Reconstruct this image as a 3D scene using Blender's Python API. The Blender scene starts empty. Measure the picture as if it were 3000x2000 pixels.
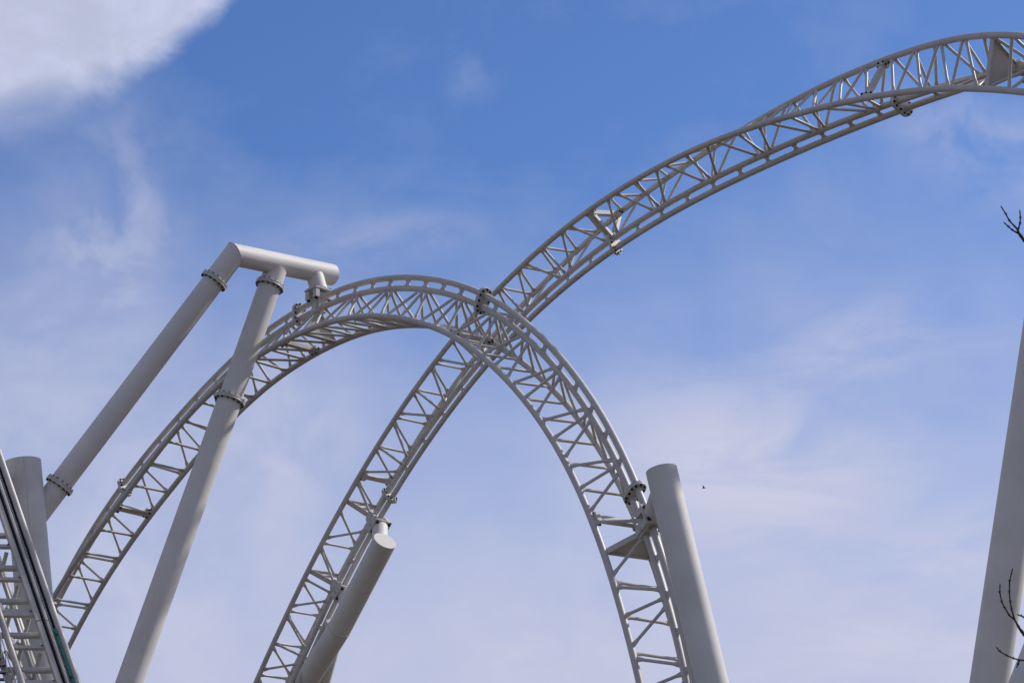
import bpy, math, random
from mathutils import Vector as V, Matrix

# ------------------------------------------------------------------ camera, sky, sun, exposure
sc = bpy.context.scene
COL = sc.collection
PITCH = math.radians(18.0)
EYE = V((0, 0, 1.7))
FPX = 6500.0                                   # focal length in pixels of a 3000 x 2000 frame
RIGHT = V((1, 0, 0)); DOWN = V((0, math.sin(PITCH), -math.cos(PITCH))); FWD = V((0, math.cos(PITCH), math.sin(PITCH)))
def at(px, py, z):                             # a sighted direction and a distance -> a place in the world
    return EYE + RIGHT * ((px - 1500) / FPX * z) + DOWN * ((py - 1000) / FPX * z) + FWD * z

cam = bpy.data.cameras.new('camera'); co = bpy.data.objects.new('camera', cam); COL.objects.link(co)
co.location = EYE; co.rotation_euler = (math.pi / 2 + PITCH, 0, 0)
cam.sensor_width = 36; cam.lens = 36 * FPX / 3000; cam.clip_start = 0.1; cam.clip_end = 5000
sc.camera = co

SUN_EL, SUN_AZ = math.radians(42), math.radians(64)    # azimuth clockwise from the view direction
sun_dir = V((math.sin(SUN_AZ) * math.cos(SUN_EL), math.cos(SUN_AZ) * math.cos(SUN_EL), math.sin(SUN_EL)))
sl = bpy.data.lights.new('sun', 'SUN'); sl.energy = 3.8; sl.angle = math.radians(1.5); sl.color = (1.0, 0.965, 0.92)
so = bpy.data.objects.new('sun', sl); COL.objects.link(so); so.location = (60, 20, 80)
so.rotation_euler = (-sun_dir).to_track_quat('-Z', 'Y').to_euler()

world = bpy.data.worlds.new('World'); sc.world = world; world.use_nodes = True
def build_sky():
    nt = world.node_tree; N = nt.nodes; L = nt.links; N.clear()
    def put(sock, v):
        if isinstance(v, bpy.types.NodeSocket): L.new(v, sock)
        else: sock.default_value = v
    def m(op, a, b=0.0, c=0.0, clamp=False):
        n = N.new('ShaderNodeMath'); n.operation = op; n.use_clamp = clamp
        put(n.inputs[0], a); put(n.inputs[1], b); put(n.inputs[2], c); return n.outputs[0]
    def sstep(x, lo, hi, a=0.0, b=1.0):
        n = N.new('ShaderNodeMapRange'); n.interpolation_type = 'SMOOTHSTEP'
        put(n.inputs['Value'], x); put(n.inputs['From Min'], lo); put(n.inputs['From Max'], hi)
        put(n.inputs['To Min'], a); put(n.inputs['To Max'], b); return n.outputs['Result']
    def mix(f, a, b):
        n = N.new('ShaderNodeMix'); n.data_type = 'RGBA'
        put(n.inputs['Factor'], f); put(n.inputs['A'], a); put(n.inputs['B'], b)
        return n.outputs['Result']
    tc = N.new('ShaderNodeTexCoord'); sep = N.new('ShaderNodeSeparateXYZ'); L.new(tc.outputs['Generated'], sep.inputs[0])
    AZ = m('MULTIPLY', m('ARCTAN2', sep.outputs['X'], sep.outputs['Y']), 57.2958)
    EL = m('MULTIPLY', m('ARCSINE', sep.outputs['Z']), 57.2958)
    def noise(sx, sy, rot, scale, detail, rough, dist=0.0, off=0.0):
        comb = N.new('ShaderNodeCombineXYZ'); L.new(AZ, comb.inputs[0]); L.new(EL, comb.inputs[1]); comb.inputs[2].default_value = off
        mp = N.new('ShaderNodeMapping'); mp.inputs['Rotation'].default_value = (0, 0, math.radians(rot)); mp.inputs['Scale'].default_value = (sx, sy, 1)
        L.new(comb.outputs[0], mp.inputs[0])
        t = N.new('ShaderNodeTexNoise'); t.inputs['Scale'].default_value = scale; t.inputs['Detail'].default_value = detail
        t.inputs['Roughness'].default_value = rough; t.inputs['Distortion'].default_value = dist
        L.new(mp.outputs[0], t.inputs['Vector']); return t.outputs['Fac']
    def ellipse(a0, e0, ra, re, rot):          # 0 at the centre, 1 on the rim
        c, s = math.cos(math.radians(rot)), math.sin(math.radians(rot))
        dx = m('SUBTRACT', AZ, a0); dy = m('SUBTRACT', EL, e0)
        u = m('DIVIDE', m('ADD', m('MULTIPLY', dx, c), m('MULTIPLY', dy, s)), ra)
        v = m('DIVIDE', m('SUBTRACT', m('MULTIPLY', dy, c), m('MULTIPLY', dx, s)), re)
        return m('SQRT', m('ADD', m('MULTIPLY', u, u), m('MULTIPLY', v, v)))
    sky = N.new('ShaderNodeTexSky'); sky.sky_type = 'NISHITA'; sky.sun_disc = False
    sky.sun_elevation = SUN_EL; sky.sun_rotation = SUN_AZ; sky.altitude = 50
    sky.air_density = 1.0; sky.dust_density = 0.6; sky.ozone_density = 2.2
    base = sky.outputs[0]
    tint = N.new('ShaderNodeMix'); tint.data_type = 'RGBA'; tint.blend_type = 'MULTIPLY'; tint.inputs['Factor'].default_value = 1.0
    L.new(base, tint.inputs['A']); tint.inputs['B'].default_value = SKY_TINT; base = tint.outputs['Result']
    big = noise(1, 1, 0, 0.16, 5, 0.55, 0.3, 3.0)
    fine = noise(1, 1, 25, 0.42, 5, 0.54, 0.3, 7.0)
    streak = noise(0.45, 1.3, -38, 0.42, 6, 0.62, 0.5, 1.0)
    # thin high haze that thickens towards the horizon
    hz = m('ADD', sstep(EL, 25.0, 8.0, 0.0, 0.88), m('MULTIPLY', m('SUBTRACT', big, 0.5), 0.55))
    hz = m('ADD', hz, m('MULTIPLY', m('SUBTRACT', streak, 0.5), 0.24))
    dp = N.new('ShaderNodeVectorMath'); dp.operation = 'DOT_PRODUCT'; L.new(tc.outputs['Generated'], dp.inputs[0]); dp.inputs[1].default_value = sun_dir
    toward = sstep(dp.outputs['Value'], -0.75, 0.55, 0.25, 1.06)     # haze glows towards the sun and fades away from it
    hz = m('MULTIPLY', hz, toward, clamp=True)
    col = mix(hz, base, HAZE)
    # loose wisps
    def wisps(a0, e0, ra, re, rot, lo, hi, amt, tex):
        d = ellipse(a0, e0, ra, re, rot)
        return m('MULTIPLY', m('MULTIPLY', sstep(d, 1.15, 0.1), sstep(tex, lo, hi)), amt)
    w = m('MAXIMUM', wisps(-11.2, 19.6, 2.9, 5.2, -14, 0.34, 0.72, 0.55, fine), wisps(-12.0, 16.8, 3.8, 6.8, -6, 0.25, 0.75, 0.62, big))
    for args in ((-1.1, 24.8, 1.1, 0.9, 20, 0.35, 0.75, 0.30, fine), (13.0, 22.5, 3.8, 1.7, -24, 0.34, 0.74, 0.52, fine),
                 (-6.4, 15.0, 2.6, 3.6, -10, 0.34, 0.66, 0.55, fine), (-9.2, 12.8, 4.4, 4.6, 0, 0.32, 0.66, 0.60, fine), (1.5, 10.5, 5.0, 3.2, 20, 0.36, 0.70, 0.55, fine),
                 (-4.0, 20.5, 4.0, 0.9, 8, 0.40, 0.75, 0.28, streak), (6.2, 14.6, 6.0, 3.0, -8, 0.20, 0.62, 0.90, streak), (10.5, 11.0, 5.5, 3.2, 5, 0.20, 0.62, 0.75, streak), (9.0, 17.5, 5.5, 1.6, 12, 0.3, 0.72, 0.4, streak), (-13.0, 15.5, 2.2, 3.4, -8, 0.34, 0.70, 0.5, fine)):
        w = m('MAXIMUM', w, wisps(*args))
    col = mix(w, col, WISP)
    # cumulus added only outside the view, as neutral fill light for the shaded steel
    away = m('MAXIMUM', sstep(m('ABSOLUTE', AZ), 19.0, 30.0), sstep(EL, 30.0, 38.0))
    fill_cum = m('MULTIPLY', sstep(noise(0.8, 1.5, 0, 0.085, 7, 0.58, 0.3, 21.0), 0.44, 0.58), away)
    col = mix(m('MULTIPLY', fill_cum, 0.8), col, FILL_CUMULUS)
    # the solid cloud bank, upper left
    rag = noise(1, 1.3, 40, 0.42, 7, 0.56, 0.35, 11.0)
    d = ellipse(-15.2, 28.0, 8.5, 5.3, 19)
    for lobe in ((-20.5, 32.5, 8.5, 5.0, 25), (-25.5, 27.5, 8.0, 4.2, -12), (-31.0, 33.0, 9.0, 5.5, 8), (-12.5, 35.5, 6.0, 3.6, 30)):
        d = m('MINIMUM', d, ellipse(*lobe))
    d = m('ADD', d, m('MULTIPLY', m('SUBTRACT', rag, 0.5), 0.24))
    d = m('ADD', d, m('MULTIPLY', m('SUBTRACT', noise(1, 1, 10, 0.17, 3, 0.5, 0.0, 31.0), 0.5), sstep(AZ, -14.5, -20.0, 0.0, 0.9)))
    edge = sstep(AZ, -14.5, -9.0, 0.16, 0.05)
    body = sstep(d, m('ADD', 1.0, edge), m('SUBTRACT', 1.0, m('MULTIPLY', edge, 1.6)))
    shade = m('MULTIPLY', m('MULTIPLY', sstep(ellipse(-19.0, 27.6, 10.0, 4.2, 12), 1.1, 0.15), sstep(noise(0.8, 1.2, 20, 0.22, 5, 0.55, 0.2, 41.0), 0.34, 0.62, 0.25, 1.0)), 0.5)
    shade = m('MAXIMUM', shade, m('MULTIPLY', sstep(rag, 0.38, 0.66, 0.0, 1.0), 0.38))
    ccol = mix(shade, CLOUD, CLOUD_SHADE)
    col = mix(m('MULTIPLY', body, 0.95), col, ccol)
    bg = N.new('ShaderNodeBackground'); out = N.new('ShaderNodeOutputWorld')
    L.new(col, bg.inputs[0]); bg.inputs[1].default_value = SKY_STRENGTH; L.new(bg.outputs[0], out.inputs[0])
SKY_STRENGTH = 0.10
SKY_TINT = (0.60, 0.81, 1.20, 1)
HAZE = (5.4, 5.65, 7.4, 1)
WISP = (6.1, 6.2, 7.7, 1)
CLOUD = (5.9, 6.3, 8.3, 1)
FILL_CUMULUS = (4.9, 4.6, 4.6, 1)
CLOUD_SHADE = (3.8, 4.1, 5.2, 1)
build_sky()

vs = sc.view_settings; vs.view_transform = 'Standard'; vs.look = 'None'; vs.exposure = 0.0; vs.gamma = 1.0; vs.use_curve_mapping = False

# ------------------------------------------------------------------ materials
def material(name, c0, c1, rough=0.4, scale=2.0, metallic=0.0, rough_var=0.12, bump=0.0, stain=None, spec=0.5):
    m = bpy.data.materials.new(name); m.use_nodes = True
    nt = m.node_tree; N = nt.nodes; L = nt.links; b = N['Principled BSDF']
    g = N.new('ShaderNodeNewGeometry')
    t = N.new('ShaderNodeTexNoise'); t.inputs['Scale'].default_value = scale; t.inputs['Detail'].default_value = 7; t.inputs['Roughness'].default_value = 0.62
    L.new(g.outputs['Position'], t.inputs['Vector'])
    r = N.new('ShaderNodeValToRGB'); r.color_ramp.elements[0].position = 0.33; r.color_ramp.elements[1].position = 0.68
    r.color_ramp.elements[0].color = (*c0, 1); r.color_ramp.elements[1].color = (*c1, 1)
    L.new(t.outputs['Fac'], r.inputs[0]); col = r.outputs[0]
    if stain:                                   # grime and run marks with a shape of their own
        mp = N.new('ShaderNodeMapping'); mp.inputs['Scale'].default_value = (5.0, 5.0, 0.8); L.new(g.outputs['Position'], mp.inputs[0])
        t2 = N.new('ShaderNodeTexNoise'); t2.inputs['Scale'].default_value = 1.6; t2.inputs['Detail'].default_value = 8; t2.inputs['Roughness'].default_value = 0.7
        L.new(mp.outputs[0], t2.inputs['Vector'])
        mr = N.new('ShaderNodeMapRange'); mr.interpolation_type = 'SMOOTHSTEP'
        mr.inputs['From Min'].default_value = 0.56; mr.inputs['From Max'].default_value = 0.80; mr.inputs['To Max'].default_value = stain[1]
        L.new(t2.outputs['Fac'], mr.inputs['Value'])
        mx = N.new('ShaderNodeMix'); mx.data_type = 'RGBA'; L.new(mr.outputs[0], mx.inputs['Factor']); L.new(col, mx.inputs['A']); mx.inputs['B'].default_value = (*stain[0], 1)
        col = mx.outputs['Result']
    L.new(col, b.inputs['Base Color'])
    mr = N.new('ShaderNodeMapRange'); mr.inputs['To Min'].default_value = rough - rough_var; mr.inputs['To Max'].default_value = rough + rough_var
    L.new(t.outputs['Fac'], mr.inputs['Value']); L.new(mr.outputs[0], b.inputs['Roughness'])
    b.inputs['Metallic'].default_value = metallic; b.inputs['Specular IOR Level'].default_value = spec
    if bump:
        bp = N.new('ShaderNodeBump'); bp.inputs['Strength'].default_value = bump; bp.inputs['Distance'].default_value = 0.02
        L.new(t.outputs['Fac'], bp.inputs['Height']); L.new(bp.outputs[0], b.inputs['Normal'])
    return m
PAINT = material('white_track_paint', (0.49, 0.455, 0.42), (0.60, 0.565, 0.53), 0.46, 1.7, spec=0.4, stain=((0.32, 0.28, 0.235), 0.55))
COLUMN = material('white_column_paint', (0.635, 0.60, 0.565), (0.735, 0.70, 0.665), 0.58, 0.9, spec=0.3, stain=((0.42, 0.38, 0.33), 0.42))
OLDCOL = material('weathered_column_paint', (0.62, 0.585, 0.55), (0.74, 0.70, 0.66), 0.46, 1.3, stain=((0.30, 0.26, 0.21), 0.6))
PLATE = material('flange_paint', (0.50, 0.475, 0.44), (0.60, 0.57, 0.54), 0.45, 4.0, stain=((0.33, 0.30, 0.26), 0.5))
BOLT = material('blackened_bolt_steel', (0.012, 0.012, 0.014), (0.035, 0.034, 0.036), 0.42, 20.0, 0.6)
BLACK = material('black_guide_lining', (0.006, 0.006, 0.010), (0.014, 0.015, 0.028), 0.5, 9.0)
TEAL = material('teal_guide_strip', (0.0, 0.15, 0.105), (0.0, 0.20, 0.14), 0.5, 6.0)
CHAIN = material('galvanised_chain', (0.26, 0.26, 0.27), (0.42, 0.42, 0.43), 0.5, 14.0, 0.3, bump=0.4)
GRATE = material('dark_step_grating', (0.012, 0.013, 0.018), (0.04, 0.04, 0.05), 0.6, 12.0)
BARK = material('dark_bark', (0.045, 0.032, 0.022), (0.10, 0.075, 0.055), 0.9, 14.0, bump=0.6, spec=0.2)
GRASS = material('park_ground', (0.045, 0.042, 0.026), (0.105, 0.085, 0.06), 0.95, 0.12, bump=0.3, spec=0.1)
CONC = material('footing_concrete', (0.26, 0.25, 0.235), (0.38, 0.37, 0.35), 0.9, 3.0, bump=0.3, spec=0.2)
FEATHER = material('dark_feathers', (0.008, 0.008, 0.009), (0.02, 0.02, 0.022), 0.8, 30.0)

# ------------------------------------------------------------------ object helpers
WM = {}
def empty(name, loc, label, cat, group=None):
    o = bpy.data.objects.new(name, None); COL.objects.link(o); o.location = loc; o.empty_display_size = 0.3
    o['label'] = label; o['category'] = cat; o['kind'] = 'thing'
    if group: o['group'] = group
    WM[o] = Matrix.Translation(loc); return o
def add(name, me, parent=None, M=None):
    o = bpy.data.objects.new(name, me); COL.objects.link(o)
    M = Matrix.Identity(4) if M is None else M
    if parent:
        o.parent = parent; o.matrix_parent_inverse = WM[parent].inverted()
    o.matrix_basis = M; WM[o] = M; return o
def mesh(name, vs_, fs, mat, smooth=True, flat=()):
    flat = set(flat)
    if smooth and flat:                         # flat faces get vertices of their own so that they do not bend the smooth ones
        vs_ = list(vs_); fs = list(fs)
        for i in flat:
            k = len(vs_); vs_ += [V(vs_[q]) for q in fs[i]]; fs[i] = tuple(range(k, k + len(fs[i])))
    me = bpy.data.meshes.new(name); me.from_pydata([tuple(v) for v in vs_], [], fs); me.materials.append(mat)
    me.polygons.foreach_set('use_smooth', [smooth and i not in flat for i in range(len(fs))]); me.update(); return me
def frame_for(t, up=None):
    t = t.normalized(); up = up or (V((0, 0, 1)) if abs(t.z) < 0.9 else V((0, 1, 0)))
    x = up.cross(t).normalized(); return x, t.cross(x).normalized()
def sweep(name, pts, rad, mat, seg=20, caps=True, cut0=None, cut1=None, close_flat=True):
    """round tube along pts, mitred at bends; cut0/cut1 are end-plane normals"""
    pts = [V(p) for p in pts]; n = len(pts); rads = rad if isinstance(rad, (list, tuple)) else [rad] * n
    vs_, fs, flat = [], [], []
    t0 = (pts[1] - pts[0]).normalized(); x, y = frame_for(t0)
    prev = t0
    for i, p in enumerate(pts):
        ti = (pts[i] - pts[i - 1]).normalized() if i else t0
        to = (pts[i + 1] - pts[i]).normalized() if i < n - 1 else ti
        q = prev.rotation_difference(ti); x = q @ x; y = q @ y; prev = ti
        nrm = (ti + to).normalized()
        if i == 0 and cut0: nrm = cut0
        if i == n - 1 and cut1: nrm = cut1
        for k in range(seg):
            a = 2 * math.pi * k / seg; o = (x * math.cos(a) + y * math.sin(a)) * rads[i]
            o = o - ti * (o.dot(nrm) / ti.dot(nrm)); vs_.append(p + o)
    for i in range(n - 1):
        for k in range(seg):
            a, b = i * seg + k, i * seg + (k + 1) % seg; fs.append((a, b, b + seg, a + seg))
    if caps:
        flat += [len(fs), len(fs) + 1]
        fs.append(tuple(reversed(range(seg)))); fs.append(tuple(range((n - 1) * seg, n * seg)))
    return mesh(name, vs_, fs, mat, True, flat)
def box_mesh(name, sx, sy, sz, mat, bev=0.008):
    """bevelled box centred on the origin, unit handled by sizes"""
    X, Y, Z = sx / 2, sy / 2, sz / 2; b = min(bev, X * .4, Y * .4, Z * .4); vs_ = []; idx = {}
    for ix in (-1, 1):
        for iy in (-1, 1):
            for iz in (-1, 1):
                for ax in range(3):
                    p = [ix * (X - b), iy * (Y - b), iz * (Z - b)]; p[ax] = (ix, iy, iz)[ax] * (X, Y, Z)[ax]
                    idx[(ix, iy, iz, ax)] = len(vs_); vs_.append(p)
    fs = []
    for ax in range(3):
        u, w = [(1, 2), (2, 0), (0, 1)][ax]
        for s in (-1, 1):
            q = []
            for a, b2 in ((-1, -1), (1, -1), (1, 1), (-1, 1)):
                c = [0, 0, 0]; c[ax] = s; c[u] = a; c[w] = b2; q.append(idx[(*c, ax)])
            fs.append(tuple(q if s > 0 else q[::-1]))
        for a in (-1, 1):
            for b2 in (-1, 1):
                c0 = [0, 0, 0]; c0[u] = a; c0[w] = b2; c0[ax] = -1; c1 = list(c0); c1[ax] = 1
                q = [idx[(*c0, u)], idx[(*c1, u)], idx[(*c1, w)], idx[(*c0, w)]]
                fs.append(tuple(q if a * b2 < 0 else q[::-1]))
    for ix in (-1, 1):
        for iy in (-1, 1):
            for iz in (-1, 1):
                q = [idx[(ix, iy, iz, a)] for a in range(3)]; fs.append(tuple(q if ix * iy * iz > 0 else q[::-1]))
    return mesh(name, vs_, fs, mat, False)
def basis(x, y, z, p):
    return Matrix(((x.x, y.x, z.x, p.x), (x.y, y.y, z.y, p.y), (x.z, y.z, z.z, p.z), (0, 0, 0, 1)))
def beam(name, a, b, w, h, mat, parent, side, bev=0.008):
    """box beam from a to b; w along side, h across"""
    t = (b - a); ln = t.length; t.normalize(); s = (side - t * side.dot(t)).normalized()
    return add(name, box_mesh(name, w, h, ln, mat, bev), parent, basis(s, t.cross(s), t, (a + b) / 2))
def cyl_mesh(name, r, h, seg, mat):
    vs_ = []; fs = []; b = min(r, h) * .14
    for z, rr in ((0, r), (h - b, r), (h, r - b)):
        for k in range(seg): a = 2 * math.pi * k / seg; vs_.append((rr * math.cos(a), rr * math.sin(a), z))
    for i in range(2):
        for k in range(seg): a = i * seg + k; c = i * seg + (k + 1) % seg; fs.append((a, c, c + seg, a + seg))
    fs.append(tuple(reversed(range(seg)))); fs.append(tuple(range(2 * seg, 3 * seg)))
    return mesh(name, vs_, fs, mat, False)
BOLT_ME = cyl_mesh('bolt', 0.030, 0.030, 8, BOLT)
SMALLBOLT_ME = cyl_mesh('small_bolt', 0.018, 0.02, 8, BOLT)
BIGBOLT_ME = cyl_mesh('large_bolt', 0.047, 0.05, 8, BOLT)
def bolt(parent, p, d, me=BOLT_ME):
    x, y = frame_for(d); return add('bolt', me, parent, basis(x, y, d.normalized(), p))
def ring_flange(parent, p, axis, r, pipe_r, nb=14, name='pipe_flange'):
    """pair of bolted ring flanges round a pipe"""
    axis = axis.normalized(); x, y = frame_for(axis); M = basis(x, y, axis, p); vs_ = []; fs = []; seg = 40
    prof = [(pipe_r * .98, -.055), (r - .006, -.055), (r, -.049), (r, -.006), (r - .008, -.002), (r - .008, .002), (r, .006), (r, .049), (r - .006, .055), (pipe_r * .98, .055)]
    for rr, z in prof:
        for k in range(seg): a = 2 * math.pi * k / seg; vs_.append((rr * math.cos(a), rr * math.sin(a), z))
    flat = []
    for i in range(len(prof) - 1):
        for k in range(seg):
            a = i * seg + k; c = i * seg + (k + 1) % seg
            if i in (0, len(prof) - 2): flat.append(len(fs))
            fs.append((a, c, c + seg, a + seg))
    f = add(name, mesh(name, vs_, fs, PLATE, True, flat), parent, M)
    rb = (r + pipe_r) / 2 + .004
    for s in (-1, 1):
        for k in range(nb):
            a = 2 * math.pi * (k + .5) / nb
            bolt(f, p + (x * math.cos(a) + y * math.sin(a)) * rb + axis * s * .055, axis * s)
    return f
def weld(name, p, ti, nrm, r, parent, mat=PLATE, w=.012):
    """thin raised weld bead on a (possibly mitred) pipe joint"""
    x, y = frame_for(ti); vs_ = []; fs = []; seg = 40
    for k in range(seg):
        a = 2 * math.pi * k / seg; o = x * math.cos(a) + y * math.sin(a)
        for dr, dz in ((-.01, -w), (w * .8, -w * .5), (w * .8, w * .5), (-.01, w)):
            q = o * (r + dr); q = q - ti * (q.dot(nrm) / ti.dot(nrm)); vs_.append(p + q + ti * dz)
    for k in range(seg):
        a = k * 4; c = ((k + 1) % seg) * 4
        for j in range(3): fs.append((a + j, c + j, c + j + 1, a + j + 1))
    return add(name, mesh(name, vs_, fs, mat), parent)
def ground_hit(a, b, z=0.0):
    d = b - a; return a + d * ((z - a.z) / d.z)

# ------------------------------------------------------------------ ground
gs = 3000.0
gvs, gfs, gn = [], [], 24
for i in range(gn + 1):
    for j in range(gn + 1):
        gvs.append(((i / gn - .5) * 2 * gs, (j / gn - .5) * 2 * gs, 0))
for i in range(gn):
    for j in range(gn): a = i * (gn + 1) + j; gfs.append((a, a + gn + 1, a + gn + 2, a + 1))
g = add('ground', mesh('ground', gvs, gfs, GRASS, False)); g['kind'] = 'structure'
def footing(parent, p, r):
    vs_, fs, seg = [], [], 20
    for rr, z in ((r + .35, 0.0), (r + .35, .30), (r + .30, .34)):
        for k in range(seg): a = 2 * math.pi * k / seg; vs_.append((p.x + rr * math.cos(a), p.y + rr * math.sin(a), z))
    for i in range(2):
        for k in range(seg): a = i * seg + k; c = i * seg + (k + 1) % seg; fs.append((a, c, c + seg, a + seg))
    fs.append(tuple(range(2 * seg, 3 * seg)))
    return add('footing', mesh('footing', vs_, fs, CONC, False), parent)

# ------------------------------------------------------------------ coaster track
GAUGE = 1.2; H1 = 0.842; DH = 0.285; RAIL_R = 0.078; SPINE_R = 0.080; STRUT_R = 0.037
A_TAB = [
    (-17.019, 70.63, 6.703, -0.062, 0.897, 0.438), (-16.6, 69.863, 8.229, -0.114, 0.861, 0.496), (-16.114, 69.029, 9.699, -0.163, 0.818, 0.551),
    (-15.557, 68.135, 11.109, -0.209, 0.769, 0.604), (-14.926, 67.192, 12.452, -0.25, 0.713, 0.655), (-14.219, 66.207, 13.727, -0.288, 0.652, 0.701),
    (-13.434, 65.192, 14.93, -0.321, 0.586, 0.744), (-12.571, 64.155, 16.058, -0.348, 0.515, 0.783), (-11.609, 63.095, 17.118, -0.36, 0.447, 0.819),
    (-10.564, 62.021, 18.11, -0.347, 0.404, 0.846), (-9.471, 60.926, 19.02, -0.267, 0.405, 0.874), (-8.377, 59.788, 19.795, -0.191, 0.363, 0.912),
    (-7.286, 58.614, 20.382, -0.133, 0.26, 0.957), (-6.195, 57.423, 20.742, -0.068, 0.148, 0.987), (-5.135, 56.226, 20.898, -0.009, 0.044, 0.999),
    (-4.124, 55.049, 20.866, 0.06, -0.058, 0.996), (-3.153, 53.93, 20.646, 0.132, -0.163, 0.978), (-2.204, 52.88, 20.257, 0.184, -0.265, 0.946),
    (-1.286, 51.893, 19.705, 0.241, -0.374, 0.896), (-0.441, 50.96, 18.972, 0.31, -0.474, 0.824), (0.338, 50.073, 18.058, 0.349, -0.56, 0.751),
    (1.078, 49.221, 16.971, 0.367, -0.636, 0.679), (1.753, 48.387, 15.711, 0.385, -0.695, 0.608), (2.341, 47.564, 14.278, 0.399, -0.74, 0.541),
    (2.832, 46.754, 12.685, 0.4, -0.779, 0.482), (3.231, 45.984, 10.999, 0.411, -0.803, 0.432), (3.532, 45.283, 9.291, 0.364, -0.849, 0.383),
    (3.739, 44.644, 7.545, 0.313, -0.889, 0.334), (3.854, 44.074, 5.766, 0.257, -0.924, 0.284), (3.883, 43.583, 3.962, 0.198, -0.952, 0.235),
    (3.829, 43.176, 2.136, 0.136, -0.973, 0.185)]
B_TAB = [
    (-10.256, 69.118, 1.996, 0.886, -0.429, -0.178), (-9.795, 69.055, 4.039, 0.849, -0.471, -0.241), (-9.239, 68.878, 6.05, 0.806, -0.508, -0.303),
    (-8.596, 68.582, 8.021, 0.759, -0.54, -0.365), (-7.875, 68.166, 9.943, 0.707, -0.566, -0.425), (-7.086, 67.626, 11.807, 0.65, -0.587, -0.483),
    (-6.24, 66.962, 13.604, 0.589, -0.601, -0.539), (-5.324, 66.16, 15.358, 0.528, -0.604, -0.597), (-4.328, 65.224, 17.03, 0.465, -0.586, -0.663),
    (-3.253, 64.16, 18.574, 0.425, -0.535, -0.73), (-2.112, 62.982, 19.957, 0.405, -0.449, -0.796), (-0.924, 61.698, 21.133, 0.355, -0.361, -0.863),
    (0.293, 60.31, 22.065, 0.271, -0.289, -0.918), (1.518, 58.832, 22.764, 0.248, -0.171, -0.953), (2.749, 57.298, 23.26, 0.275, -0.033, -0.961),
    (4.0, 55.759, 23.591, 0.299, 0.084, -0.951), (5.26, 54.228, 23.789, 0.358, 0.211, -0.91), (6.506, 52.694, 23.874, 0.46, 0.349, -0.817),
    (7.701, 51.121, 23.846, 0.58, 0.456, -0.675), (8.821, 49.48, 23.7, 0.69, 0.507, -0.517), (9.851, 47.764, 23.424, 0.793, 0.51, -0.333),
    (10.773, 45.994, 23.003, 0.879, 0.461, -0.122), (11.591, 44.197, 22.411, 0.928, 0.352, 0.121), (12.323, 42.431, 21.637, 0.918, 0.198, 0.344),
    (13.008, 40.74, 20.678, 0.849, 0.012, 0.528), (13.691, 39.158, 19.546, 0.727, -0.192, 0.659), (14.417, 37.712, 18.268, 0.562, -0.397, 0.725),
    (15.226, 36.419, 16.882, 0.368, -0.586, 0.722)]
class Track:
    """inner spine tube positions and outward directions at equal stations"""
    def __init__(s, tab, u0, sign, nodes, skew):
        s.P = [V(r[:3]) for r in tab]; s.N = [V(r[3:]) for r in tab]; s.u0 = u0; s.sign = sign; s.nodes = nodes; s.skew = skew
        s.umin, s.umax = u0, u0 + len(tab) - 1
    def cr(s, A, u):
        x = max(0.0, min(len(A) - 1 - 1e-6, u - s.u0)); i = int(x); t = x - i
        p1, p2 = A[i], A[i + 1]; p0 = A[i - 1] if i else p1 * 2 - p2; p3 = A[i + 2] if i + 2 < len(A) else p2 * 2 - p1
        return (p1 * 2 + (p2 - p0) * t + (p0 * 2 - p1 * 5 + p2 * 4 - p3) * t * t + (p1 * 3 - p0 - p2 * 3 + p3) * t ** 3) / 2
    def fr(s, u):
        p = s.cr(s.P, u); e = .02
        t = (s.cr(s.P, min(u + e, s.umax)) - s.cr(s.P, max(u - e, s.umin))).normalized()
        n = s.cr(s.N, u); n = (n - t * n.dot(t)).normalized(); b = t.cross(n) * s.sign
        return p, t, n, b
    def pt(s, u, line):
        p, t, n, b = s.fr(u)
        if line == 'S1': return p
        if line == 'S2': return p + n * DH
        if line == 'M': return p - n * H1
        return p - n * H1 + b * (GAUGE / 2 * (-1 if line == 'R1' else 1))
    def U(s, j):                               # lattice index -> station
        nd = s.nodes; k0 = nd[0][0]
        if j <= k0: return nd[0][1] + (j - k0) * (nd[1][1] - nd[0][1])
        for (a, ua), (b, ub) in zip(nd, nd[1:]):
            if j <= b: return ua + (ub - ua) * (j - a) / (b - a)
        return nd[-1][1] + (j - nd[-1][0])
def strut_mesh():
    """unit-length tube with squeezed, flared ends (local x flared, y squeezed)"""
    seg = 10; vs_ = []; fs = []
    for z, sx, sy in ((0, 1.75, .55), (.05, 1.7, .55), (.16, 1.0, 1.0), (.84, 1.0, 1.0), (.95, 1.7, .55), (1, 1.75, .55)):
        for k in range(seg): a = 2 * math.pi * (k + .5) / seg; vs_.append((STRUT_R * sx * math.cos(a), STRUT_R * sy * math.sin(a), z))
    for i in range(5):
        for k in range(seg): a = i * seg + k; c = i * seg + (k + 1) % seg; fs.append((a, c, c + seg, a + seg))
    return mesh('strut', vs_, fs, PAINT)
STRUT_ME = strut_mesh()
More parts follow.
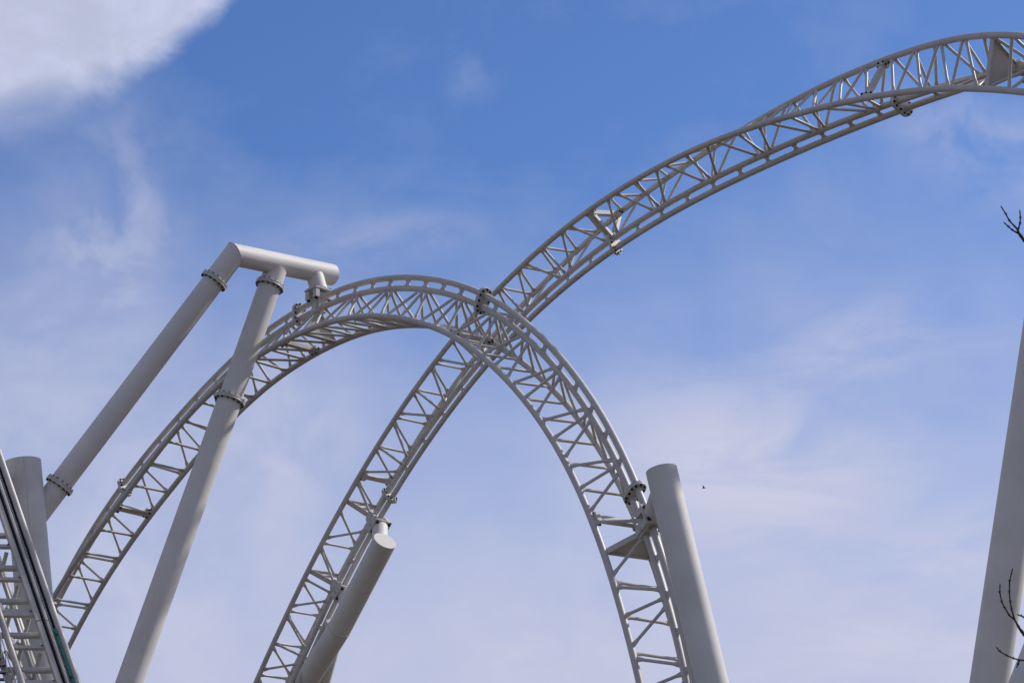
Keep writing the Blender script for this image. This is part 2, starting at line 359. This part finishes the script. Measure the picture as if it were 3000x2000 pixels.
def web_mesh():
    """hourglass web plate between the two spine tubes: x along the track, y across the web"""
    h = DH / 2 - SPINE_R * .75; r = DH / 2 - SPINE_R; c = .062; prof = []
    for k in range(9):
        y = -h + 2 * h * k / 8; yy = max(-r, min(r, y)); x = c + r - math.sqrt(max(0, r * r - yy * yy)); prof.append((x, y))
    vs_ = []; fs = []; th = .014
    for z in (-th, th):
        for x, y in prof: vs_ += [(-x, y, z), (x, y, z)]
    n = len(prof) * 2
    for i in range(8):
        a = i * 2
        fs += [(a, a + 2, a + 3, a + 1), (n + a, n + a + 1, n + a + 3, n + a + 2), (a + 1, a + 3, n + a + 3, n + a + 1), (a, n + a, n + a + 2, a + 2)]
    return mesh('web_plate', vs_, fs, PAINT, False)
WEB_ME = web_mesh()
def stadium(w, l, th, mat, name):
    """rounded plate, long along local y, thickness along z"""
    r = w / 2; seg = 12; out = []
    for k in range(seg + 1): a = math.pi * k / seg; out.append((r * math.cos(a), l / 2 - r + r * math.sin(a)))
    for k in range(seg + 1): a = math.pi + math.pi * k / seg; out.append((r * math.cos(a), -l / 2 + r + r * math.sin(a)))
    n = len(out); vs_ = []; fs = []; flat = [0, 1]
    for z, sc_ in ((-th, .985), (-th * .85, 1), (-.003, 1), (-.003, .975), (.003, .975), (.003, 1), (th * .85, 1), (th, .985)):
        for x, y in out: vs_.append((x * sc_, y * sc_, z))
    fs.append(tuple(reversed(range(n)))); fs.append(tuple(range(7 * n, 8 * n)))
    for i in range(7):
        for k in range(n): a = i * n + k; c = i * n + (k + 1) % n; fs.append((a, c, c + n, a + n))
    return mesh(name, vs_, fs, mat, True, flat)
FL_W, FL_L = 0.40, 0.40 + DH
FLANGE_ME = stadium(FL_W, FL_L, .045, PLATE, 'spine_flange')
def spine_flange(tr, root, u):
    p, t, n, b = tr.fr(u); c = p + n * DH / 2
    f = add('spine_flange', FLANGE_ME, root, basis(b * tr.sign * -1, n, (b * tr.sign * -1).cross(n), c))
    r = FL_W / 2 - .048
    pos = [(r * s, DH / 2 * q) for s in (-1, 1) for q in (-1, 0, 1)]
    pos += [(r * math.cos(a) , q * (DH / 2 + r * abs(math.sin(a)))) for q in (-1, 1) for a in (math.radians(45), math.radians(90), math.radians(135))]
    for s in (-1, 1):
        for x, y in pos: bolt(f, c + b * x + n * y + t * s * .045, t * s)
    return f
def strut(root, a, b, side, name='strut'):
    z = b - a; ln = z.length; z.normalize(); x = (side - z * side.dot(z)).normalized(); y = z.cross(x)
    return add(name, STRUT_ME, root, basis(x, y, z * ln, a))
def rail_tie(tr, root, u):
    """bolted box beam joining the two rails at a track joint"""
    p, t, n, b = tr.fr(u); du = tr.skew(u)
    a = tr.pt(u - du / 2, 'R1'); c = tr.pt(u + du / 2, 'R2'); d = (c - a).normalized()
    a2 = a + d * .07 + n * .05; c2 = c - d * .07 + n * .05
    o = beam('joint_beam', a2 + d * .05, c2 - d * .05, .15, .13, PLATE, root, t)
    for q, s in ((a2, 1), (c2, -1)):
        e = beam('end_plate', q - d * s * .02, q + d * s * .10, .26, .19, PLATE, o, t)
        for w in (-1, 1):
            for k in (-1, 1):
                for m_ in (-1, 1): pass
            for k in (-.045, .045): bolt(o, q + d * s * (.045 + k) + t * w * .13 + n * (.02 if k < 0 else -.03), t * w)
            bolt(o, q + d * s * .05 + t * w * .085 - n * .095, -n)
    return o
def gusset(tr, root, u, label=None):
    """solid triangular plate with turned-up rim between rails and spine"""
    p, t, n, b = tr.fr(u); du = tr.skew(u)
    r1, r2 = tr.pt(u - du / 2, 'R1'), tr.pt(u + du / 2, 'R2'); s1 = p
    cen = (r1 + r2 + s1) / 3
    q = [x + (cen - x).normalized() * k for x, k in ((r1, .06), (r2, .06), (s1, .05))]
    nn = (q[1] - q[0]).cross(q[2] - q[0]).normalized(); th = .014
    vs_ = [v - nn * th for v in q] + [v + nn * th for v in q]
    g_ = add('gusset_plate', mesh('gusset_plate', vs_, [(2, 1, 0), (3, 4, 5), (0, 1, 4, 3), (1, 2, 5, 4), (2, 0, 3, 5)], PAINT, False), root)
    for i, j in ((0, 1), (1, 2), (2, 0)):
        beam('rim', q[i], q[j], .15, .035, PAINT, g_, nn)
    return g_
def saddle(tr, root, u):
    p, t, n, b = tr.fr(u)
    o = add('saddle_box', box_mesh('saddle_box', .34, .26, DH + .30, PAINT, .02), root, basis(t, n.cross(t), n, p + n * (DH / 2 + .01)))
    for s in (-1, 1):
        beam('side_cheek', p + b * s * .145 - n * .12, p + b * s * .145 + n * (DH + .13), .20, .035, PAINT, o, t)
    return o
def support_bracket(tr, parent, u):
    """bolted seat that carries the spine; returns its outer centre and the outward direction"""
    p, t, n, b = tr.fr(u); c = p + n * (DH + .23)
    pl = add('seat_plate', box_mesh('seat_plate', .52, .62, .05, PLATE), parent, basis(t, n.cross(t), n, c))
    for st in (-1, 1):
        for sb in (-1, 1):
            q = c + t * st * .17 + b * sb * .22
            add('lug', box_mesh('lug', .15, .13, .24, PLATE), pl, basis(t, n.cross(t), n, q - n * .15))
            bolt(pl, q + n * .02, n, BIGBOLT_ME); bolt(pl, q - n * .265, -n, BIGBOLT_ME)
    return c, n
def build_track(tr, name, label, cat, flanges, gussets, tie_diag, j0, j1):
    base = tr.pt(tr.umin, 'M'); root = empty(name, (base.x, base.y, 0), label, cat, 'crossing coaster tracks')
    st = [tr.umin + k / 8 for k in range(int((tr.umax - tr.umin) * 8) + 1)]
    for ln, nm, r in (('R1', 'running_rail', RAIL_R), ('R2', 'running_rail', RAIL_R), ('S1', 'inner_spine_tube', SPINE_R), ('S2', 'outer_spine_tube', SPINE_R)):
        add(nm, sweep(nm, [tr.pt(u, ln) for u in st], r, PAINT, 18), root)
    jf = flanges
    for k in range(j0, j1 + 1):
        uk = tr.U(k); p, t, n, b = tr.fr(uk)
        for hk in (k, k + .5):                   # web plates: one at each panel point
            u = tr.U(hk)
            if any(abs(u - f) < .13 for f in jf) or u > tr.umax or u < tr.umin: continue
            q, t_, n_, b_ = tr.fr(u)
            add('web_plate', WEB_ME, root, basis(t_, n_, t_.cross(n_), q + n_ * DH / 2))
        for rail, sg in (('R1', -1), ('R2', 1)):
            for dj in (-.5, 0, .5):
                e = -.075 if dj > 0 else (.075 if dj < 0 else 0)
                u = tr.U(k + dj) + e; u += tr.skew(u) * .5 * sg
                if not (tr.umin + .1 < u < tr.umax - .1): continue
                r = tr.pt(u, rail); s1 = tr.pt(uk + dj * .20, 'S1'); d = (s1 - r).normalized()
                if dj == 0 and any(abs(uk - g_) < .12 for g_ in gussets): continue
                tt = tr.fr(u)[1]
                strut(root, r + d * RAIL_R * .8, s1 - d * SPINE_R * .8, tt)
        for hk in (k, k + .5):                   # ties between the rails
            u = tr.U(hk)
            if not (tr.umin + .2 < u < tr.umax - .2): continue
            sk = tr.skew(u); a = tr.pt(u - sk / 2, 'R1'); c = tr.pt(u + sk / 2, 'R2'); d = (c - a).normalized()
            if not any(abs(u - f) < .16 for f in list(jf) + list(gussets)):
                strut(root, a + d * RAIL_R * .8, c - d * RAIL_R * .8, tr.fr(u)[1], 'rail_tie')
            td = tie_diag(u)
            if td:
                un = tr.U(hk + .5 * td); c = tr.pt(un + tr.skew(un) / 2 - .05 * td, 'R2'); a = tr.pt(u - sk / 2 + .05 * td, 'R1'); d = (c - a).normalized()
                strut(root, a + d * RAIL_R * .8, c - d * RAIL_R * .8, tr.fr(u)[1], 'rail_diagonal')
    for f in flanges:
        spine_flange(tr, root, f); rail_tie(tr, root, f)
    for g_ in gussets:
        gusset(tr, root, g_); saddle(tr, root, g_)
    return root

TA = Track(A_TAB, -7, -1, [(-4, -4.5), (0, -.21), (1, .87), (2, 1.93), (3, 3.0), (4, 4.06), (5, 5.05), (6, 6.06), (7, 7.0), (19, 19.0), (23, 23.0)],
           lambda u: .03)
TB = Track(B_TAB, -6, 1, [(-5, -5.1), (0, -.105), (1, .9), (2, 2.03), (3, 3.04), (4, 4.03), (5, 5.0), (6, 6.05), (7, 7.02), (8, 8.03), (9, 9.0), (20, 20.0)],
           lambda u: .03)
A_SEAT = (6.96, 17.05)
B_SEAT = (1.03, 2.14, 15.6)
track_a = build_track(TA, 'coaster_track', 'white tubular track arching upside down over the middle, nearer of the two crossing tracks', 'coaster track',
                      (1.383, 6.402, 11.615, 16.532), A_SEAT, lambda u: 1 if 5.2 < u < 10.9 else 0, -6, 22)
track_b = build_track(TB, 'coaster_track', 'white tubular track rising behind the arch and twisting away to upper right corner', 'coaster track',
                      (2.569, 8.027, 13.40), B_SEAT, lambda u: -1 if u < 16 else 0, -5, 20)
# channel struts from the rail joint to the spine flange
p, t, n, b = TB.fr(8.027)
jb = add('joint_brace', box_mesh('joint_brace', .05, .05, .05, PLATE), track_b, basis(t, n.cross(t), n, p - n * .02))
for rl in ('R1', 'R2'):
    a = TB.pt(8.027, rl); d = (p - a).normalized()
    for s in (-1, 1): beam('brace_arm', a + d * .1 + t * s * .06, p - d * .09 + t * s * .06, .05, .11, PLATE, jb, t)

# ------------------------------------------------------------------ supports
def pipe(parent, name, a, b, r, mat=COLUMN, r2=None, **k):
    n = 2
    return add(name, sweep(name, [a, b], [r, r2 or r], mat, 48, **k), parent)

# portal frame over the left shoulder of the arch
PR = 0.292
elbow = at(685.5, 746, 57.8)
beam_end = at(972, 805, 60.5)
leg_b = at(148, 1455, 55.4); jt = at(807, 790, 58.9)
leg2_lo = at(382.7, 2000, 54.4); foot2 = ground_hit(jt, leg2_lo)
portal = empty('portal_support', (foot2.x, foot2.y, 0), 'white two-legged pipe frame with crossbeam holding the arch from above on the left', 'track support', 'white pipe supports of the coaster')
d1 = (leg_b - elbow).normalized(); db = (beam_end - elbow).normalized(); mit = (db - d1).normalized()
fl_lo = elbow + d1 * ((at(173.5, 1419, 55.5) - elbow).dot(d1))
add('leg', sweep('leg', [fl_lo, elbow], PR, COLUMN, 48, cut1=mit), portal)
add('crossbeam', sweep('crossbeam', [elbow, beam_end], PR, COLUMN, 48, cut0=mit), portal)
weld('weld_bead', elbow, -d1, mit, PR, portal)
d2 = (leg2_lo - jt).normalized()
tpar = lambda q: jt + d2 * (q - jt).dot(d2)
mid2 = tpar(at(676, 1175.6, 57.5))
add('leg', sweep('leg', [jt, mid2], .302, COLUMN, 48), portal)
add('leg', sweep('leg', [mid2, foot2 + V((0, 0, .3))], [.318, .345], COLUMN, 48), portal)
ring_flange(portal, elbow + d1 * ((at(626.5, 820, 57.5) - elbow).dot(d1)), d1, .375, PR)
ring_flange(portal, tpar(at(795, 836.8, 58.7)), d2, .39, .302)
ring_flange(portal, mid2, d2, .405, .318)
ring_flange(portal, tpar(foot2 + V((0, 0, .42))), d2, .46, .345, 16, 'base_flange')
footing(portal, foot2, .5)
pA, tA, nA, bA = TA.fr(6.96)
seat, nrm = support_bracket(TA, portal, 6.96)
on_beam = elbow + db * ((seat + nrm * .5 - elbow).dot(db))
pipe(portal, 'hanger_stub', seat, on_beam, .235)

# the big column the frame's far leg runs into
ctop = at(66, 1352, 55.2); clow = at(95, 1705, 54.2); cfoot = ground_hit(ctop, clow)
main = empty('support_column', (cfoot.x, cfoot.y, 0), 'thick weathered white column behind the lift track at lower left', 'track support', 'white pipe supports of the coaster')
add('shaft', sweep('shaft', [ctop, cfoot + V((0, 0, .3))], .455, OLDCOL, 56), main)
dc = (cfoot - ctop).normalized()
kk = ctop + dc * ((at(120, 1490, 55.2) - ctop).dot(dc))
pipe(main, 'branch_stub', fl_lo, fl_lo + d1 * 1.0, PR, OLDCOL)
ring_flange(main, fl_lo, d1, .375, PR)
pipe(main, 'branch_stub', ctop + dc * .42, ctop + dc * .42 + (RIGHT * -.75 - FWD * .55 - DOWN * .12).normalized() * 1.3, .26, OLDCOL)
x_, y_ = frame_for(dc)
sv = (RIGHT * .30 - FWD * .95).normalized(); sv = (sv - dc * sv.dot(dc)).normalized()
beam('seam', ctop + sv * .455, ctop + dc * 9 + sv * .455, .014, .006, PLATE, main, dc.cross(sv))
footing(main, cfoot, .6); ring_flange(main, cfoot + V((0, 0, .42)), dc, .6, .455, 20, 'base_flange')

# column on the right leg of the arch
CR_ = .336
rt = at(1937.5, 1376, 46.9); rl_ = at(2083, 2000, 44.9); rf = ground_hit(rt, rl_)
colr = empty('support_column', (rf.x, rf.y, 0), 'round white column with sunlit right side, beside the right leg of the arch', 'track support', 'white pipe supports of the coaster')
add('shaft', sweep('shaft', [rt, rf + V((0, 0, .3))], CR_, COLUMN, 56), colr)
dr = (rf - rt).normalized()
seat, nrm = support_bracket(TA, colr, 17.05)
onc = rt + dr * ((seat - rt).dot(dr)) - dr * .25
pipe(colr, 'hanger_stub', seat, onc, .25)
footing(colr, rf, .5); ring_flange(colr, rf + V((0, 0, .42)), dr, .48, CR_, 16, 'base_flange')

# forked support under the rising track
DR = .357
k0 = at(1128, 1583, 65.2); k1 = at(994, 1841, 66.5); k2 = at(899, 1993, 67.5); kf = ground_hit(k1, k2)
fork = empty('support_column', (kf.x, kf.y, 0), 'leaning white pipe support with pale cut end, under the rising track', 'track support', 'white pipe supports of the coaster')
da = (k1 - k0).normalized(); dbb = (k2 - k1).normalized(); mm = (da + dbb).normalized()
add('shaft', sweep('shaft', [k0, k1], DR, COLUMN, 56, cut1=mm), fork)
add('shaft', sweep('shaft', [k1, kf + V((0, 0, .3))], DR, COLUMN, 56, cut0=mm), fork)
weld('weld_bead', k1, da, mm, DR, fork, w=.022)
f0 = at(986, 1815, 67.0); f1 = at(936, 2000, 68.4); ff = ground_hit(f0, f1)
add('brace_leg', sweep('brace_leg', [f0, ff + V((0, 0, .3))], .33, COLUMN, 48), fork)
footing(fork, kf, .5); footing(fork, ff, .5)
for u in B_SEAT[:2]:
    seat, nrm = support_bracket(TB, fork, u)
    pipe(fork, 'hanger_stub', seat, k0 + da * ((seat - k0).dot(da) + .12), .235)

# tall column at the right edge, and the tube beside it
h0 = at(2903, 2000, 56.0); h1 = at(3056, 930, 58.6); hf = ground_hit(h1, h0); ht = h1 + (h1 - h0) * .42
colf = empty('support_column', (hf.x, hf.y, 0), 'tall thick white column cut off by the right edge, behind bare twigs', 'track support', 'white pipe supports of the coaster')
add('shaft', sweep('shaft', [hf + V((0, 0, .3)), ht], [.515, .47], COLUMN, 56), colf)
footing(colf, hf, .6); ring_flange(colf, hf + V((0, 0, .42)), (ht - hf),   .66, .515, 20, 'base_flange')
seat, nrm = support_bracket(TB, colf, B_SEAT[2])
pipe(colf, 'support_arm', seat, ht - (ht - hf).normalized() * .6, .25)
j1_ = at(3040, 1900, 53.5); j0_ = at(2998, 2010, 53.0); jf_ = ground_hit(j1_, j0_); jt_ = j1_ + (j1_ - j0_) * 4
cole = empty('support_column', (jf_.x, jf_.y, 0), 'slanted grey tube peeping into the bottom right corner', 'track support', 'white pipe supports of the coaster')
add('shaft', sweep('shaft', [jf_ + V((0, 0, .3)), jt_], .32, COLUMN, 40), cole); footing(cole, jf_, .5)

# ------------------------------------------------------------------ lift track, lower left
LO = at(227.7, 2000, 50.3); LU = at(0, 1336, 53.5); ld = (LU - LO).normalized(); LLEN = (LU - LO).length
lx = (RIGHT * -.95 + DOWN * -.05 + FWD * -.31)                     # towards the left rail
PXM = 1 / (129 * .95)
lnrm = ld.cross(lx).normalized()
if lnrm.dot(FWD) > 0: lnrm = -lnrm                                 # faces the camera
S_LO, S_HI = -10.5, 9.0
def lp(s, px, out=0.0):                                            # place on the lift: along, left of the right rail, towards the viewer
    return LO + ld * s + lx * (px * PXM) + lnrm * out
lift_base = lp(S_LO, 75)
lift = empty('lift_track', (lift_base.x, lift_base.y, 0), 'steep white lift hill track with black lined chain guide, bottom left corner', 'coaster track')
for px in (0, 152): add('running_rail', sweep('running_rail', [lp(S_LO, px), lp(S_HI, px)], .073, PAINT, 20), lift)
def strip(name, px, w, h, out, mat, s0=S_LO, s1=S_HI, bev=.008):
    return beam(name, lp(s0, px, out), lp(s1, px, out), w * PXM * .9, h, mat, lift, lx, bev)
for s0 in (S_LO, 1.66):                                            # guide beam in two lengths with a visible joint
    s1 = 1.645 if s0 < 0 else S_HI
    strip('guide_beam', 50.5, 17, .16, -.02, PAINT, s0, s1); strip('guide_lip', 29, 8, .10, .03, PAINT, s0, s1)
strip('guide_lining', 37.5, 11, .03, -.07, BLACK); strip('guide_lining', 13, 14, .03, -.085, BLACK)
strip('back_channel', 30, 52, .03, -.13, PLATE)
tl = strip('guide_strip', 13.5, 8.0, .035, .045, TEAL, S_LO, 1.44)
for k in range(5):
    s = 1.25 - k * 1.15; strip('strip_clip', 13.5, 9, .04, .050, BOLT, s, s + .05)
chain_v, chain_f = [], []
cr = random.Random(4)
s = S_LO
while s < S_HI:                                                    # chain plates, staggered side by side
    for w in (0, 1):
        c = lp(s + w * .05, 20.5 + (1.9 if w else -1.6) + cr.uniform(-.5, .5), -.01 - .012 * w); i0 = len(chain_v)
        for a in (-.043, .043):
            for e in (-1, 1):
                for h in (-.02, .02): chain_v.append(c + ld * a + lx * (2.0 * e * PXM) + lnrm * h)
        for f in ((0, 1, 3, 2), (4, 6, 7, 5), (0, 4, 5, 1), (2, 3, 7, 6), (1, 5, 7, 3), (0, 2, 6, 4)): chain_f.append(tuple(i0 + q for q in f))
    s += .1
ch = add('lift_chain', mesh('lift_chain', chain_v, chain_f, CHAIN, False), lift); ch['kind'] = 'stuff'
def s_of(py): return (2000 - py) / 664 * LLEN
step_ = 97 / 664 * LLEN
for k in range(-9, 12):
    s = s_of(1895) + k * step_
    if not S_LO < s < S_HI - .4: continue
    heavy = k == 1
    o = beam('cross_tie', lp(s, 148, -.12), lp(s, 50, -.12), .08 if not heavy else .18, .12, PLATE, lift, ld)
    s2 = s + step_ * .47
    beam('cross_tie', lp(s2, 172, -.30), lp(s2, 38, -.30), .12, .14, PLATE, lift, ld, .03)
    beam('bracket', lp(s - .02, 143, -.02), lp(s + .20, 143, -.05), .09, .12, PLATE, lift, lx)
    bolt(o, lp(s + .03, 61, -.062), lnrm, SMALLBOLT_ME)
    a, c = (lp(s, 140, -.42), lp(s + step_, 70, -1.0))
    add('lattice_strut', sweep('lattice_strut', [a, c], .05, PAINT, 10), lift)
    add('lattice_strut', sweep('lattice_strut', [lp(s, 120, -1.0), lp(s + step_, 62, -.35)], .05, PAINT, 10), lift)
    add('lattice_strut', sweep('lattice_strut', [lp(s, 160, -.3), lp(s, 112, -1.0)], .045, PAINT, 10), lift)
for px, o_, r in ((112, -1.0, .085), (72, -1.0, .085), (90, -.62, .05)):
    add('back_chord', sweep('back_chord', [lp(S_LO, px, o_), lp(S_HI, px, o_)], r, PAINT, 16), lift)

# stairs beside the lift
stb = lp(-6, 235); stairs = empty('lift_staircase', (stb.x, stb.y, 0), 'dark grated stair treads beside the lift track, bottom left corner', 'staircase')
beam('stringer', lp(S_LO, 181, -.20), lp(3.2, 181, -.20), .16, .03, PLATE, stairs, lx)
for k in range(-24, 16):
    c = at(30 - 7.4 * k, 1990 - 20.6 * k, 50.2)
    if c.x > lp(0, 152).x + 20: continue
    w = RIGHT * -1 ; L0, L1 = c, c - RIGHT * 1.0
    up = V((0, 0, 1)); fw = up.cross(RIGHT)
    beam('tread', L0, L1, .20, .035, GRATE, stairs, FWD)
    beam('nosing', L0 - DOWN * .045 - FWD * .10, L1 - DOWN * .045 - FWD * .10, .02, .03, PLATE, stairs, FWD)
add('handrail', sweep('handrail', [at(46 + 60, 2000 + 190, 49.6), at(-60, 1855 - 190, 50.6)], .014, PAINT, 8), stairs)
for k in range(5):
    q = at(46 - 15 * k, 2000 - 47.5 * k, 49.75 + .07 * k)
    add('baluster', sweep('baluster', [q, q - V((0, 0, 1)) * .9 + FWD * .45], .012, PAINT, 6), stairs)

# ------------------------------------------------------------------ bare tree at the right edge
rng = random.Random(12)
def limb_mesh(chains, mat=BARK):
    vs_, fs = [], []
    for pts, r0, r1 in chains:
        n = len(pts); seg = 8; base = len(vs_); x = y = None; prev = None
        for i, p_ in enumerate(pts):
            t_ = (pts[min(i + 1, n - 1)] - pts[max(i - 1, 0)]).normalized()
            if prev is None: x, y = frame_for(t_)
            else: q = prev.rotation_difference(t_); x = q @ x; y = q @ y
            prev = t_; r = r0 + (r1 - r0) * i / (n - 1); r *= 1 + .14 * math.sin(i * 2.3)
            for k in range(seg): a = 2 * math.pi * k / seg; vs_.append(p_ + (x * math.cos(a) + y * math.sin(a)) * r)
        for i in range(n - 1):
            for k in range(seg): a = base + i * seg + k; c = base + i * seg + (k + 1) % seg; fs.append((a, c, c + seg, a + seg))
        fs.append(tuple(range(base + (n - 1) * seg, base + n * seg)))
    return mesh('branch', vs_, fs, mat)
def buds(pts, r):
    out = []
    for i, p_ in enumerate(pts[1:], 1):
        t_ = (pts[i] - pts[i - 1]).normalized()
        for s in ((1, -1) if i < len(pts) - 1 else (1,)):
            d_ = (t_ * .8 + RIGHT * s * .8 + DOWN * rng.uniform(-.3, .3)).normalized() if i < len(pts) - 1 else t_
            out.append(([p_ - d_ * r, p_ + d_ * r * .8, p_ + d_ * r * 1.6, p_ + d_ * r * 2.3], r * .85, r * .35))
    return out
def dense(pts, k=3):
    out = []
    for i in range(len(pts) - 1):
        for j in range(k): out.append(pts[i].lerp(pts[i + 1], j / k))
    return out + [pts[-1]]
TZ = 9.0
trunk_base = V((3.75, 8.6, 0)); tree = empty('bare_tree', trunk_base, 'leafless dark tree whose thin budded twigs reach in from the right edge', 'tree')
tp = [trunk_base, trunk_base + V((.03, .05, 1.2)), trunk_base + V((-.05, .0, 2.4)), trunk_base + V((.05, .1, 3.6)), trunk_base + V((.0, .2, 4.8)), trunk_base + V((.15, .15, 6.2))]
add('trunk', limb_mesh([(dense(tp, 4), .12, .025)]), tree)
def sight(l, z=TZ): return [at(a, b, z) for a, b in l]
groups = [
    dict(root=tp[4], stem=[(3300, 900), (3110, 800), (3000, 703.6), (2984, 682), (2980, 670.5)], rs=.011,
         tw=[[(2980, 670.5), (2958, 647.6), (2946.8, 627.5), (2934.5, 607.4)], [(2982.7, 683.5), (2967, 674.9), (2955.5, 664.8), (2944, 653.9)], [(2982.7, 673.4), (2988, 656), (2989.3, 639), (2988, 620)]]),
    dict(root=tp[3], stem=[(3360, 2050), (3130, 1960), (3000, 1857), (2987, 1840), (2972.7, 1814)], rs=.012,
         tw=[[(2972.7, 1814), (2958, 1802.6), (2944, 1779.6), (2935, 1762.4), (2928.8, 1733.7), (2929.6, 1713.6)], [(2972.7, 1814), (2964, 1785), (2959.8, 1762), (2957, 1733.7), (2957.7, 1702), (2965.5, 1669)]]),
    dict(root=tp[3] - V((0, 0, .5)), stem=[(3330, 2080), (3120, 1975), (3000, 1933)], rs=.009,
         tw=[[(3000, 1933), (2987, 1932), (2969.8, 1927.4), (2949.7, 1918.8), (2929.6, 1907), (2921, 1897)], [(2987, 1932), (2983, 1942), (2980, 1950.4)]]),
    dict(root=tp[3] + V((0, 0, .3)), stem=[(3300, 1950), (3100, 1850), (3000, 1807)], rs=.007, tw=[[(3000, 1807), (2992, 1803), (2984, 1800)]]),
]
for g_ in groups:
    stem = [g_['root']] + sight(g_['stem']); ch_ = [(dense(stem, 4), g_['rs'] * 1.1, .0040)]
    for tw in g_['tw']:
        q = sight(tw); ch_.append((dense(q, 3), .0038, .0026)); ch_ += buds(q, .0034)
    add('branch', limb_mesh(ch_), tree)
for k in range(12):                                                 # the rest of the crown, out to the right and behind
    h = 2.6 + 3.4 * k / 12; p0 = trunk_base + V((0, .1, h)); a = rng.uniform(-1.3, 1.5)
    d_ = V((math.cos(a) * .8 + .25, math.sin(a) * .9, .75)).normalized(); ln = rng.uniform(1.3, 2.3) * (1.2 - k / 24)
    pts = [p0]
    for i in range(6):
        d_ = (d_ + V((rng.uniform(-.12, .2), rng.uniform(-.2, .2), rng.uniform(0, .2)))).normalized(); pts.append(pts[-1] + d_ * ln / 6)
    ch_ = [(pts, .035 - .0018 * k, .006)]
    for i in range(2, 7):
        for s in (0, 1):
            q0 = pts[i]; e = (d_ + V((rng.uniform(-.4, .8), rng.uniform(-.8, .8), rng.uniform(-.1, .7)))).normalized(); l2 = rng.uniform(.25, .6)
            q = [q0, q0 + e * l2 * .5 + V((0, 0, .02)), q0 + e * l2 + V((0, 0, .08))]
            if min(v.x for v in q) < 2.75: continue
            ch_.append((q, .006, .003)); ch_ += buds(q, .004)
    if min(v.x for v in pts) < 2.75: continue
    add('branch', limb_mesh(ch_), tree)

# ------------------------------------------------------------------ a bird far off in the haze
bp_ = at(2062, 1429, 150); bird = empty('flying_bird', bp_, 'tiny dark bird flying in the empty sky right of the round column', 'bird')
bx = [V((-.11, 0, -.01)), V((-.05, 0, .02)), V((.03, 0, .015)), V((.09, 0, .03)), V((.125, 0, .03))]
add('body', sweep('body', [bp_ + q for q in bx], [.012, .04, .045, .025, .006], FEATHER, 10), bird)
for s, tip in ((-1, V((-.04, -.15, .13))), (1, V((-.02, .16, .05)))):
    a, c = bp_ + V((.05, s * .03, .02)), bp_ + V((-.05, s * .03, .015)); e = bp_ + tip + V((-.06, 0, .03)); mid = (a + e) / 2 + V((.01, 0, .04))
    vv = [a, mid, e, c]; vv += [q - V((0, 0, .012)) for q in vv]
    add('wing', mesh('wing', vv, [(0, 1, 3), (1, 2, 3), (4, 7, 5), (5, 7, 6), (0, 4, 5, 1), (1, 5, 6, 2), (2, 6, 7, 3), (3, 7, 4, 0)], FEATHER, False), bird)
